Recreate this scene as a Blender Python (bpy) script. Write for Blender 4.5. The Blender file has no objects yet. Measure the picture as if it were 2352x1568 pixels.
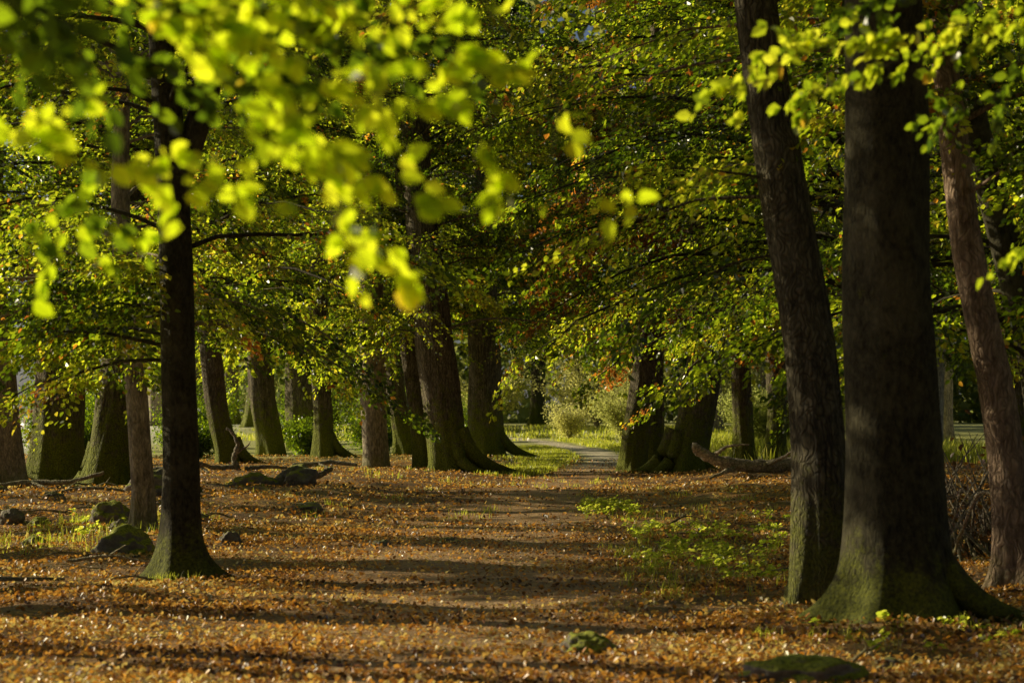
import bpy, math, numpy as np
from mathutils import Vector
rng = np.random.default_rng(7)
scene = bpy.context.scene
COL = scene.collection

# ------------------------------------------------------------------ helpers
PY = np.array([-5, 5, 15, 24, 33, 46, 62, 76, 88, 98, 110, 125]); PX = np.array([-.6, -.6, -.5, -.3, -.2, .5, 2.0, 3.1, 2.7, 1.6, .2, -3.])
def path_x(y): 
    return (np.interp(y, PY, PX) + np.interp(y-3, PY, PX) + np.interp(y+3, PY, PX) + np.interp(y-1.5, PY, PX)+np.interp(y+1.5, PY, PX))/5
def gh(x, y):
    x = np.asarray(x, float); y = np.asarray(y, float)
    f = np.clip((75-y)/25, .25, 1)
    b = np.clip((np.abs(x-path_x(y))-1.5)/2.6, 0, 1); b = b*b*(3-2*b)
    return (f*(0.035*np.sin(0.55*x+0.31*y) + 0.03*np.sin(0.27*x-0.43*y+1.0)
            + 0.02*np.sin(1.3*x+0.8*y+2.0) + 0.012*np.sin(2.1*x-1.7*y))
            + b*(.13*np.clip((y-22)/16, 0, 1)*np.clip((92-y)/20, 0, 1)
                 + f*.026*(np.sin(3.3*x+1.9*y+np.sin(1.1*y))+np.sin(2.2*y-3.9*x+1.3*np.sin(.9*x))))
            + .008*np.clip(y-64, 0, 80))

def build_mesh(name, V, Q, mats, smooth=False, attrs=None, matidx=None):
    V = np.ascontiguousarray(V, dtype=np.float32).reshape(-1, 3)
    Q = np.ascontiguousarray(Q, dtype=np.int32).reshape(-1, 4)
    me = bpy.data.meshes.new(name)
    me.vertices.add(len(V)); me.vertices.foreach_set('co', V.ravel())
    me.loops.add(Q.size); me.loops.foreach_set('vertex_index', Q.ravel())
    me.polygons.add(len(Q))
    me.polygons.foreach_set('loop_start', np.arange(0, Q.size, 4, dtype=np.int32))
    me.polygons.foreach_set('use_smooth', np.full(len(Q), smooth, dtype=bool))
    me.update(calc_edges=True)
    if attrs:
        for k, a in attrs.items():
            at = me.attributes.new(k, 'FLOAT', 'POINT')
            at.data.foreach_set('value', np.ascontiguousarray(a, dtype=np.float32).ravel())
    for m in mats: me.materials.append(m)
    return me

def add_obj(name, me, parent=None, loc=(0,0,0)):
    o = bpy.data.objects.new(name, me); COL.objects.link(o)
    o.location = loc
    if parent is not None: o.parent = parent
    return o

def nrm(a): return a/np.maximum(np.linalg.norm(a, axis=-1, keepdims=True), 1e-9)

def tubes(P, R, s=5):
    P = np.asarray(P, float); R = np.asarray(R, float)
    n, k, _ = P.shape
    T = nrm(np.gradient(P, axis=1))
    ref = np.where(np.abs(T[..., 2:3]) > 0.8, np.array([1., 0, 0]), np.array([0, 0, 1.]))
    U = nrm(np.cross(T, ref)); W = np.cross(T, U)
    a = np.linspace(0, 2*np.pi, s, endpoint=False)
    V = (P[:, :, None, :] + R[:, :, None, None]*(np.cos(a)[None, None, :, None]*U[:, :, None, :]
         + np.sin(a)[None, None, :, None]*W[:, :, None, :]))
    idx = np.arange(n*k*s).reshape(n, k, s)
    i0 = idx[:, :-1, :]; i1 = idx[:, 1:, :]
    Q = np.stack([i0, np.roll(i0, -1, 2), np.roll(i1, -1, 2), i1], -1).reshape(-1, 4)
    return V.reshape(-1, 3), Q

def join(parts):
    Vs, Qs, off = [], [], 0
    for V, Q in parts:
        V = np.asarray(V).reshape(-1, 3); Vs.append(V); Qs.append(np.asarray(Q)+off); off += len(V)
    return np.concatenate(Vs), np.concatenate(Qs)

def leaf_geo(P, D, N, size, wid=0.34, fold=0.08, droop=0.12):
    n = len(P); D = nrm(D); S = nrm(np.cross(D, N)); N = np.cross(S, D)
    l = size[:, None]
    V = np.empty((n, 6, 3))
    V[:, 0] = P
    V[:, 1] = P + D*.32*l + S*wid*l + N*fold*l
    V[:, 2] = P + D*.72*l + S*wid*.75*l + N*(fold*.6-droop*.3)*l
    V[:, 3] = P + D*l - N*droop*l
    V[:, 4] = P + D*.72*l - S*wid*.75*l + N*(fold*.6-droop*.3)*l
    V[:, 5] = P + D*.32*l - S*wid*l + N*fold*l
    b = np.arange(n)[:, None]*6
    Q = np.concatenate([b+np.array([[0, 1, 2, 3]]), b+np.array([[0, 3, 4, 5]])], 0)
    return V.reshape(-1, 3), Q

def leaf_quad(P, D, N, size, wid=0.36):
    n = len(P); D = nrm(D); S = nrm(np.cross(D, N)); N = np.cross(S, D)
    l = size[:, None]
    V = np.empty((n, 4, 3))
    V[:, 0] = P; V[:, 1] = P+D*.45*l+S*wid*l+N*.05*l; V[:, 2] = P+D*l-N*.1*l; V[:, 3] = P+D*.45*l-S*wid*l+N*.05*l
    return V.reshape(-1, 3), np.arange(n*4).reshape(n, 4)

# ------------------------------------------------------------------ materials
class NT:
    def __init__(s, name):
        s.m = bpy.data.materials.new(name); s.m.use_nodes = True
        s.t = s.m.node_tree; s.t.nodes.clear()
        s.out = s.t.nodes.new('ShaderNodeOutputMaterial')
    def n(s, typ, **kw):
        nd = s.t.nodes.new('ShaderNode'+typ)
        for k, v in kw.items():
            if hasattr(nd, k): setattr(nd, k, v)
            else: nd.inputs[k].default_value = v
        return nd
    def l(s, a, b): s.t.links.new(a, b)
    def ramp(s, fac, stops, interp='LINEAR'):
        r = s.t.nodes.new('ShaderNodeValToRGB'); r.color_ramp.interpolation = interp
        e = r.color_ramp.elements
        while len(e) < len(stops): e.new(0.5)
        for i, (p, c) in enumerate(stops):
            e[i].position = p; e[i].color = (*c, 1) if len(c) == 3 else c
        s.l(fac, r.inputs[0]); return r.outputs[0]
    def mixc(s, f, a, b, blend='MIX'):
        m = s.t.nodes.new('ShaderNodeMix'); m.data_type = 'RGBA'; m.blend_type = blend
        for sock, v in ((m.inputs[0], f), (m.inputs[6], a), (m.inputs[7], b)):
            if hasattr(v, 'is_linked') or hasattr(v, 'links'): s.l(v, sock)
            elif isinstance(v, (int, float)): sock.default_value = v
            else: sock.default_value = (*v, 1)
        return m.outputs[2]
    def math(s, op, a, b=0.0, clamp=False):
        m = s.t.nodes.new('ShaderNodeMath'); m.operation = op; m.use_clamp = clamp
        for sock, v in ((m.inputs[0], a), (m.inputs[1], b)):
            if isinstance(v, (int, float)): sock.default_value = v
            else: s.l(v, sock)
        return m.outputs[0]
    def noise(s, vec, scale, detail=4, rough=0.6):
        n = s.n('TexNoise'); n.inputs['Scale'].default_value = scale
        n.inputs['Detail'].default_value = detail; n.inputs['Roughness'].default_value = rough
        s.l(vec, n.inputs['Vector']); return n.outputs['Fac']
    def mapping(s, vec, scale):
        m = s.n('Mapping'); m.inputs['Scale'].default_value = scale; s.l(vec, m.inputs['Vector']); return m.outputs[0]

def leaf_mat(name, diff, trans, tfac=0.5, rough=0.35, spec=0.05):
    t = NT(name)
    a = t.n('Attribute', attribute_name='rnd')
    b = t.n('Attribute', attribute_name='shade')
    cd = t.mixc(1.0, t.ramp(a.outputs['Fac'], diff), b.outputs['Color'], 'MULTIPLY')
    ct = t.mixc(1.0, t.ramp(a.outputs['Fac'], trans), b.outputs['Color'], 'MULTIPLY')
    p = t.n('BsdfDiffuse'); t.l(cd, p.inputs['Color'])
    tr = t.n('BsdfTranslucent'); t.l(ct, tr.inputs['Color'])
    mx = t.n('MixShader'); mx.inputs[0].default_value = tfac
    t.l(p.outputs[0], mx.inputs[1]); t.l(tr.outputs[0], mx.inputs[2])
    gl = t.n('BsdfGlossy'); gl.inputs['Roughness'].default_value = rough
    m2 = t.n('MixShader'); m2.inputs[0].default_value = spec
    t.l(mx.outputs[0], m2.inputs[1]); t.l(gl.outputs[0], m2.inputs[2]); t.l(m2.outputs[0], t.out.inputs[0])
    return t.m

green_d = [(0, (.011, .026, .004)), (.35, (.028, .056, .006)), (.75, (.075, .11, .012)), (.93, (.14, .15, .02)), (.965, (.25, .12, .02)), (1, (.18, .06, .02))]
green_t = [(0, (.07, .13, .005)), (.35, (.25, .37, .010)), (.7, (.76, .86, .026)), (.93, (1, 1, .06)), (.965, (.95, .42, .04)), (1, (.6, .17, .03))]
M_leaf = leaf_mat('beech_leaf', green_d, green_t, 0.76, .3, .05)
M_leaf_near = leaf_mat('sunlit_beech_leaf', green_d, [(0, (.07, .13, .006)), (.35, (.24, .36, .01)), (.5, (.62, .80, .01)), (.93, (.94, 1, .03)), (.965, (.95, .6, .05)), (1, (.7, .3, .03))], 0.90, .35, .02)  # beech leaf copy with the sun's glow put into its translucent colour
M_leaf_copper = leaf_mat('copper_leaf', [(0, (.04, .03, .01)), (.5, (.09, .05, .015)), (1, (.16, .07, .02))],
                         [(0, (.2, .16, .02)), (.5, (.7, .28, .03)), (1, (.85, .3, .04))], 0.65)
M_leaf_far = leaf_mat('far_leaf', [(0, (.05, .07, .02)), (1, (.11, .13, .05))], [(0, (.25, .32, .08)), (1, (.55, .55, .15))], 0.45, 0.6, 0.01)  # distance haze is put into these paler leaf colours
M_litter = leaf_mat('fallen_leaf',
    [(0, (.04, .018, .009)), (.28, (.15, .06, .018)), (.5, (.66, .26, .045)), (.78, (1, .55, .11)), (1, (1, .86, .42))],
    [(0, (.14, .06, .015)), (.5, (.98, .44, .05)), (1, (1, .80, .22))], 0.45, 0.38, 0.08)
M_grass = leaf_mat('grass_blade', [(0, (.06, .09, .012)), (.6, (.14, .18, .025)), (1, (.3, .27, .07))],
    [(0, (.45, .54, .03)), (.6, (.85, .9, .06)), (1, (1, .92, .2))], 0.72)
M_herb = leaf_mat('herb_leaf', [(0, (.05, .09, .015)), (1, (.18, .25, .03))], [(0, (.5, .66, .03)), (1, (1, 1, .12))], 0.76)

def bark_mat(name, dark, light, scale, stretch, bump, moss=0.5, mossh=1.0, lichen=0.3, fur=.6):
    t = NT(name)
    tc = t.n('TexCoord').outputs['Object']
    st = t.mapping(tc, (1, 1, stretch))
    n1 = t.noise(st, scale, 8, .75); n2 = t.noise(tc, 2.2, 4, .6)
    c = t.ramp(n1, [(.36, dark), (.64, light)])
    c = t.mixc(t.math('MULTIPLY', t.ramp(n2, [(.5, (0, 0, 0)), (.62, (1, 1, 1))]), lichen), c, tuple(min(1, x*1.5+.02) for x in light))
    hgt = n1
    if fur > 0:
        v = t.n('TexVoronoi', feature='DISTANCE_TO_EDGE'); v.inputs['Scale'].default_value = scale*0.9
        dn = t.n('TexNoise'); dn.inputs['Scale'].default_value = 4; t.l(tc, dn.inputs['Vector'])
        add = t.n('VectorMath', operation='MULTIPLY_ADD'); t.l(dn.outputs['Color'], add.inputs[0])
        add.inputs[1].default_value = (.25, .25, .1); t.l(st, add.inputs[2]); t.l(add.outputs[0], v.inputs['Vector'])
        furrow = t.math('MULTIPLY', v.outputs['Distance'], 4.0, True)
        c = t.mixc(t.math('MULTIPLY', t.math('SUBTRACT', 1.0, furrow), fur), c, tuple(x*.35 for x in dark))
        hgt = t.math('ADD', t.math('MULTIPLY', furrow, fur), n1)
    sep = t.n('SeparateXYZ'); t.l(tc, sep.inputs[0])
    hz = t.n('MapRange'); t.l(sep.outputs['Z'], hz.inputs[0]); hz.inputs[1].default_value = 0; hz.inputs[2].default_value = mossh
    hz.inputs[3].default_value = 1; hz.inputs[4].default_value = 0
    n3 = t.noise(tc, 5, 5, .7)
    mm = t.math('MULTIPLY', t.math('ADD', t.math('MULTIPLY', hz.outputs[0], .5), t.math('SUBTRACT', n3, .66)), 5.0, True)
    mm = t.math('MULTIPLY', mm, moss)
    c = t.mixc(mm, c, t.ramp(t.noise(tc, 40, 3), [(.3, (.04, .055, .006)), (.7, (.26, .28, .015))]))
    p = t.n('BsdfPrincipled'); t.l(c, p.inputs['Base Color']); p.inputs['Roughness'].default_value = .82
    p.inputs['Specular IOR Level'].default_value = .2
    b = t.n('Bump'); b.inputs['Strength'].default_value = bump; b.inputs['Distance'].default_value = .03
    t.l(hgt, b.inputs['Height']); t.l(b.outputs[0], p.inputs['Normal'])
    t.l(p.outputs[0], t.out.inputs[0]); return t.m

M_beech = bark_mat('beech_bark', (.016, .014, .007), (.090, .078, .038), 24, .5, .8, .6, .8, .45, .2)
M_oak = bark_mat('oak_bark', (.045, .038, .021), (.30, .24, .15), 24, .14, .9, .95, 2.8, .15)
M_oak_near = bark_mat('rough_oak_bark', (.04, .033, .02), (.25, .21, .13), 30, .14, 1.0, .6, 1.4, .25)
M_red = bark_mat('reddish_bark', (.14, .09, .06), (.56, .39, .27), 24, .2, .8, .2, .5, .25, .5)
M_pale = bark_mat('pale_bark', (.12, .10, .066), (.56, .46, .31), 20, .3, .6, .35, .7, .3, .4)
M_deadwood = bark_mat('dead_wood', (.12, .10, .075), (.58, .48, .36), 15, 1., .6, .3, .6, .3)

def rock_mat(name, moss):
    t = NT(name); tc = t.n('TexCoord').outputs['Object']
    n1 = t.noise(tc, 6, 8, .7); n2 = t.noise(tc, 3.0, 5, .6)
    c = t.ramp(n1, [(.3, (.10, .085, .065)), (.55, (.27, .23, .18)), (.75, (.46, .4, .32))])
    g = t.n('NewGeometry'); sep = t.n('SeparateXYZ'); t.l(g.outputs['Normal'], sep.inputs[0])
    mm = t.math('MULTIPLY', t.math('ADD', t.math('ADD', t.math('MULTIPLY', sep.outputs['Z'], .5), n2), -1.05+moss*.38), 5, True)
    c = t.mixc(mm, c, t.ramp(t.noise(tc, 40, 3), [(.3, (.10, .12, .012)), (.7, (.52, .54, .04))]))
    p = t.n('BsdfPrincipled'); t.l(c, p.inputs['Base Color']); p.inputs['Roughness'].default_value = .85
    b = t.n('Bump'); b.inputs['Strength'].default_value = .9; b.inputs['Distance'].default_value = .03
    t.l(t.noise(tc, 12, 8, .78), b.inputs['Height']); t.l(b.outputs[0], p.inputs['Normal'])
    t.l(p.outputs[0], t.out.inputs[0]); return t.m
M_rock = rock_mat('grey_rock', .6); M_rockm = rock_mat('mossy_rock', 1.15)

def ground_mat(name, path=False):
    t = NT(name); tc = t.n('TexCoord').outputs['Object']
    v = t.n('TexVoronoi'); v.inputs['Scale'].default_value = 32; t.l(tc, v.inputs['Vector'])
    sc = t.n('SeparateXYZ'); t.l(v.outputs['Color'], sc.inputs[0])
    lit = t.ramp(sc.outputs['X'], [(0, (.04, .02, .010)), (.3, (.15, .065, .022)), (.6, (.46, .20, .043)), (.85, (.75, .38, .08)), (1, (.9, .62, .22))])
    soil = t.ramp(t.noise(tc, 9, 8, .75), [(.3, (.04, .024, .013)), (.7, (.27, .155, .078))])
    cl = t.ramp(t.noise(tc, 1.1, 6, .65), [(.43, (0, 0, 0)), (.62, (1, 1, 1))])
    base = t.mixc(cl, soil, lit)
    sep = t.n('SeparateXYZ'); t.l(tc, sep.inputs[0])
    if path:
        pale = t.ramp(t.noise(tc, 5, 8, .75), [(.3, (.22, .125, .066)), (.7, (.78, .52, .28))])
        at = t.n('Attribute', attribute_name='edge')
        e = t.math('MULTIPLY', t.math('ADD', at.outputs['Fac'], t.math('MULTIPLY', t.math('SUBTRACT', t.noise(tc, 1.2, 6, .75), .5), 2.6)), 1.0, True)
        leafy = t.ramp(t.noise(tc, 2.3, 7, .75), [(.43, (0, 0, 0)), (.61, (1, 1, 1))])
        pp = t.mixc(t.math('MULTIPLY', leafy, .65), pale, lit)
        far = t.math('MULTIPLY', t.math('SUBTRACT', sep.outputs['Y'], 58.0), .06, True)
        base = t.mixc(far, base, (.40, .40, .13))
        pp = t.mixc(t.math('MULTIPLY', far, .85), pp, (.85, .76, .56))  # far path colour lifted to look like warm sunlit ground
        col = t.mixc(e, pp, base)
    else:
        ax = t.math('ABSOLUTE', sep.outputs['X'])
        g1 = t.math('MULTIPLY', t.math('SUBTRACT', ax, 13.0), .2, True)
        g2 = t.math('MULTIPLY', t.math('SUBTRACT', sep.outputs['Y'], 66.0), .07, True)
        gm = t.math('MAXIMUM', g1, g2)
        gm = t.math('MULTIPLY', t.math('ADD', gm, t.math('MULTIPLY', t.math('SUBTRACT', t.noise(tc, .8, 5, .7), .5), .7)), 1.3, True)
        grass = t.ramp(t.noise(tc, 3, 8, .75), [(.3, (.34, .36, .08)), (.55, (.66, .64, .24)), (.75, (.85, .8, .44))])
        meadow_glow = t.math('MULTIPLY', t.math('SUBTRACT', t.math('MULTIPLY', sep.outputs['X'], -1.0), 13.0), .12, True)
        grass = t.mixc(meadow_glow, grass, (.96, .93, .78))  # bright glow of the left meadow put into the grass colour
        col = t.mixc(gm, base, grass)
    p = t.n('BsdfPrincipled'); t.l(col, p.inputs['Base Color']); p.inputs['Roughness'].default_value = .5
    p.inputs['Specular IOR Level'].default_value = .5
    h = t.math('ADD', t.math('MULTIPLY', v.outputs['Distance'], .45 if path else .6), t.noise(tc, 12, 6, .7))
    b = t.n('Bump'); b.inputs['Strength'].default_value = .8; b.inputs['Distance'].default_value = .045
    t.l(h, b.inputs['Height']); t.l(b.outputs[0], p.inputs['Normal'])
    t.l(p.outputs[0], t.out.inputs[0]); return t.m
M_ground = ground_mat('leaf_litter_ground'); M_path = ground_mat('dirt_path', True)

# ------------------------------------------------------------------ ground & path
xs = np.unique(np.concatenate([np.linspace(-500, -30, 14), np.linspace(-30, -14, 17), np.arange(-14, 14.01, .2), np.linspace(14, 30, 17), np.linspace(30, 500, 14)]))
ys = np.unique(np.concatenate([np.linspace(-60, 6, 12), np.arange(6, 110, .2), np.linspace(110, 160, 26), np.linspace(160, 900, 20)]))
X, Y = np.meshgrid(xs, ys); Z = gh(X, Y)
nx, ny = len(xs), len(ys); idx = np.arange(nx*ny).reshape(ny, nx)
Q = np.stack([idx[:-1, :-1], idx[:-1, 1:], idx[1:, 1:], idx[1:, :-1]], -1).reshape(-1, 4)
g = add_obj('ground', build_mesh('ground', np.stack([X, Y, Z], -1), Q, [M_ground], True))
g['kind'] = 'structure'; g['category'] = 'ground'; g['label'] = 'woodland floor covered in orange fallen leaves'

py = np.arange(2, 124, .2); w = np.interp(py, [0, 30, 60, 80, 124], [2.2, 2.0, 1.15, .9, .75])
u = np.linspace(-1, 1, 21)
PXX = path_x(py)[:, None]+u[None]*w[:, None]*(1+.08*np.sin(py*1.3)[:, None]); PYY = np.repeat(py[:, None], 21, 1)
PZ = gh(PXX, PYY)+.02 - .03*(np.abs(u[None])**6)
idx = np.arange(PXX.size).reshape(PXX.shape)
Q = np.stack([idx[:-1, :-1], idx[:-1, 1:], idx[1:, 1:], idx[1:, :-1]], -1).reshape(-1, 4)
edge = np.repeat((np.clip((np.abs(u)-.35)/.5, 0, 1.6))[None], len(py), 0)
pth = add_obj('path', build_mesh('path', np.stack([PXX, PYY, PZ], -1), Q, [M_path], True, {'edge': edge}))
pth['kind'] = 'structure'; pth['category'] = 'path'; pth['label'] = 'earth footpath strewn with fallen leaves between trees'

# ------------------------------------------------------------------ trees
SUNB = np.array([-.6, .35, 0.])
def trunk_mesh(cx, cy, H, r, flare, lobes, seed, top_r=.25, fl_h=.28, ridge=.03, s=36):
    rg = np.random.default_rng(seed)
    z = np.unique(np.concatenate([np.arange(-.3, 1.2, .06), np.arange(1.2, 4, .2), np.linspace(4, H, 16)]))
    a = np.linspace(0, 2*np.pi, s, endpoint=False)
    A, ZZ = np.meshgrid(a, z)
    tap = np.interp(z, [0, H*.35, H], [1, .88, top_r])[:, None]
    ph = rg.uniform(0, 6.28, 8)
    k = lobes
    lob = (0.5+0.5*np.cos(k*A+ph[0]+.5*np.sin(A+ph[1])))**1.6 * (.75+.35*np.sin(A+ph[2]))
    fl = flare*np.exp(-np.maximum(ZZ, 0)/fl_h)*(.35+lob) + .16*flare*np.exp(-np.maximum(ZZ, 0)/(fl_h*3.2))*(.5+.6*lob)
    nz = ridge*(np.sin(9*A+ph[3]+.6*np.sin(ZZ*1.7))+.7*np.sin(14*A+ph[4]+.9*np.sin(ZZ*2.3+1))) + .045*np.sin(2*A+ph[5]+ZZ*.9) + .04*np.sin(ZZ*2.7+3*A+ph[6])
    R = r*tap*(1+fl+nz)
    Xc = np.interp(z, *cx)[:, None]; Yc = np.interp(z, *cy)[:, None]
    V = np.stack([Xc+R*np.cos(A), Yc+R*np.sin(A), ZZ], -1)
    n, k2 = V.shape[:2]; idx = np.arange(n*k2).reshape(n, k2)
    i0 = idx[:-1]; i1 = idx[1:]
    Q = np.stack([i0, np.roll(i0, -1, 1), np.roll(i1, -1, 1), i1], -1).reshape(-1, 4)
    return V.reshape(-1, 3), Q

def crown_geo(rg, axis, zlo, zhi, rad, nl, ntw, nlv, lsize, a0=None, aspread=np.pi, droop=.55, quad=False, shade_amp=.3, lo_bias=1.0, up=.35):
    h = zlo + (zhi-zlo)*rg.uniform(0, 1, nl)**lo_bias
    az = np.arange(nl)*2.39996+rg.uniform(0, .8, nl) if a0 is None else a0+rg.uniform(-aspread, aspread, nl)
    f = (h-zlo)/(zhi-zlo)
    L = rad*np.interp(f, [0, .3, .7, 1], [.95, 1, .75, .35])*rg.uniform(.6, 1.1, nl)
    K = 8; t = np.linspace(0, 1, K)
    upa = up+.5*f*up*2+rg.uniform(-.12, .15, nl); dr = droop*(1-.5*f)*rg.uniform(.7, 1.3, nl)
    bx = np.interp(h, *axis[0]); by = np.interp(h, *axis[1])
    curve = rg.uniform(-.5, .5, nl)
    ang = az[:, None]+curve[:, None]*t[None]**1.5
    step = L[:, None]/(K-1)
    px = bx[:, None]+np.concatenate([np.zeros((nl, 1)), np.cumsum(np.cos(ang[:, 1:])*step, 1)], 1)
    py_ = by[:, None]+np.concatenate([np.zeros((nl, 1)), np.cumsum(np.sin(ang[:, 1:])*step, 1)], 1)
    pz = h[:, None]+L[:, None]*(upa[:, None]*t[None]-dr[:, None]*t[None]**2) + rg.normal(0, .03, (nl, K))*L[:, None]*.3
    LP = np.stack([px, py_, pz], -1)
    LR = (.006+.0075*L)[:, None]*(1-.85*t[None])
    tt = rg.uniform(.18, 1., (nl, ntw)); tt[:, 0] = 1.0
    def samp(Parr, tq):
        fi = tq*(K-1); i = np.minimum(fi.astype(int), K-2); w_ = (fi-i)[..., None]
        rows = np.arange(len(Parr))[:, None]
        return Parr[rows, i]*(1-w_)+Parr[rows, i+1]*w_, np.broadcast_to(nrm(Parr[rows, i+1]-Parr[rows, i]), Parr[rows, i].shape)
    TP, TD = samp(LP, tt)
    side = np.where(rg.uniform(size=tt.shape) < .5, -1., 1.)
    rot = side*rg.uniform(.45, 1.15, tt.shape); rot[:, 0] = 0
    dx = TD[..., 0]*np.cos(rot)-TD[..., 1]*np.sin(rot); dy = TD[..., 0]*np.sin(rot)+TD[..., 1]*np.cos(rot)
    dz = TD[..., 2]*.6+rg.normal(0, .22, tt.shape)
    TD = nrm(np.stack([dx, dy, dz], -1)).reshape(-1, 3); TP = TP.reshape(-1, 3)
    tl = (L[:, None]*.30*(1.15-tt)+.35).reshape(-1)*rg.uniform(.6, 1.2, TP.shape[0])
    nt = len(TP)
    s3 = np.linspace(0, 1, 4)
    sag = rg.uniform(.05, .45, nt)
    TW = TP[:, None]+TD[:, None]*(tl[:, None]*s3)[..., None]; TW[..., 2] -= (sag*tl)[:, None]*s3**2
    TR = (.002+.0035*tl)[:, None]*(1-.7*s3)
    W1 = tubes(LP, LR, 5); W2 = tubes(TW, TR, 3)
    s = rg.uniform(.08, 1.03, (nt, nlv))
    lp = TP[:, None]+TD[:, None]*(tl[:, None]*s)[..., None]; lp[..., 2] -= (sag*tl)[:, None]*s**2
    H2 = nrm(np.stack([-TD[:, 1], TD[:, 0], np.zeros(nt)], -1))
    sd = np.where(rg.uniform(size=s.shape) < .5, -1., 1.)
    off = sd*rg.uniform(0.0, .34, s.shape)*(1.15-s)*np.minimum(tl, 1.4)[:, None]
    lp = lp+H2[:, None]*off[..., None]
    lp[..., 2] += rg.normal(0, .05, s.shape) - np.abs(off)*.3
    ld = TD[:, None]*.75+H2[:, None]*(sd*rg.uniform(.2, 1.1, s.shape))[..., None]+rg.normal(0, .28, (*s.shape, 3))
    ld[..., 2] -= .35
    ln = rg.normal(0, .45, (*s.shape, 3))+SUNB; ln[..., 2] += .7
    n = nt*nlv
    lp = lp.reshape(-1, 3); ld = ld.reshape(-1, 3); ln = ln.reshape(-1, 3)
    sz = lsize*rg.uniform(.65, 1.2, n)
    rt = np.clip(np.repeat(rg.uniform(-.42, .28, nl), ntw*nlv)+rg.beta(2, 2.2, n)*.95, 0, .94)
    au = rg.uniform(size=n) < .015; rt[au] = rg.uniform(.95, 1, au.sum())
    lt = np.repeat(rg.uniform(size=nt) < .022, nlv); rt[lt] = rg.uniform(.93, 1, lt.sum())
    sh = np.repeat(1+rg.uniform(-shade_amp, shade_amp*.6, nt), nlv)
    fn = leaf_quad if quad else leaf_geo
    V, Qd = fn(lp, ld, ln, sz); m = 4 if quad else 6
    return join([W1, W2]), (V, Qd, np.repeat(rt, m), np.repeat(sh, m))

BARK = {'beech': M_beech, 'oak': M_oak, 'oaknear': M_oak_near, 'red': M_red, 'pale': M_pale}
GROUP = 'trees lining the woodland path'
def make_tree(x, y, xs_off, H, r, kind='beech', flare=.8, lobes=5, zlo=2.5, rad=4.5, nl=45, ntw=14, nlv=40, lsize=.08,
              seed=0, label='', name='beech_tree', fl_h=.28, a0=None, aspread=np.pi, droop=.55, yoff=0, leafmat=None, lo_bias=1., zhi=None, fork=None, extra=None, quad=False, up=.35, roots=()):
    rg = np.random.default_rng(seed+100)
    e = bpy.data.objects.new(name, None); COL.objects.link(e)
    e.location = (x, y, float(gh(x, y))-.03); e.empty_display_size = .3
    zz = np.array([p[0] for p in xs_off]+[H]); dx = np.array([p[1] for p in xs_off]+[xs_off[-1][1]+(xs_off[-1][1]-xs_off[max(0, len(xs_off)-2)][1])*.6])
    zf = np.linspace(-.3, H, 60); df = np.interp(zf, zz, dx); df = np.convolve(np.pad(df, 3, 'edge'), np.ones(7)/7, 'valid')
    df -= np.interp(0, zf, df)
    df += np.interp(zf, [0, .5, H], [0, 0, .12])*np.sin(zf*.9+seed)*.6
    yf = yoff*zf/H+.08*np.sin(zf*.6+seed*1.7)*np.clip(zf, 0, 1)
    ax = ((zf, df), (zf, yf))
    parts = [trunk_mesh(ax[0], ax[1], H, r, flare, lobes, seed, fl_h=fl_h, ridge=.035 if kind.startswith('oak') else .012)]
    if fork:
        FP = np.array(fork, float); tq = np.linspace(0, len(FP)-1, 14)
        fp = np.stack([np.interp(tq, np.arange(len(FP)), FP[:, i]) for i in range(4)], -1)
        parts.append(tubes(fp[None, :, :3], fp[None, :, 3], 14))
    for (ra, rl, rr) in roots:
        q = np.linspace(0, 1, 14); an = ra+.25*np.sin(q*3+seed)
        rad_ = r*.45+rl*q
        zz_ = (rr*2.6+r*1.1)*np.exp(-q*3.6)-.02-.06*q**2
        P = np.stack([np.cos(an)*rad_, np.sin(an)*rad_, zz_], -1); parts.append(tubes(P[None], (rr*(1.25-q*.95))[None], 10))
    V, Qd = join(parts)
    add_obj('trunk', build_mesh('trunk', V, Qd, [BARK[kind]], True), e)
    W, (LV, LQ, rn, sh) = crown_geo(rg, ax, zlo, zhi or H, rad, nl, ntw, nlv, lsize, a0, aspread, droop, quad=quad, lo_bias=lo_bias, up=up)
    Ws = [W]; Ls = [(LV, LQ)]; rns = [rn]; shs = [sh]
    for ex in (extra or []):
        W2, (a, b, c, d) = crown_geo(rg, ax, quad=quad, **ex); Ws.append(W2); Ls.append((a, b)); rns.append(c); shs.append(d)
    V, Qd = join(Ws); add_obj('branches', build_mesh('branches', V, Qd, [BARK[kind]], True), e)
    V, Qd = join(Ls)
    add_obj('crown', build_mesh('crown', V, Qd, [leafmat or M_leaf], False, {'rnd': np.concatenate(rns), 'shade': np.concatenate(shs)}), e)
    e['label'] = label; e['category'] = 'tree'; e['group'] = GROUP
    return e

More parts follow.
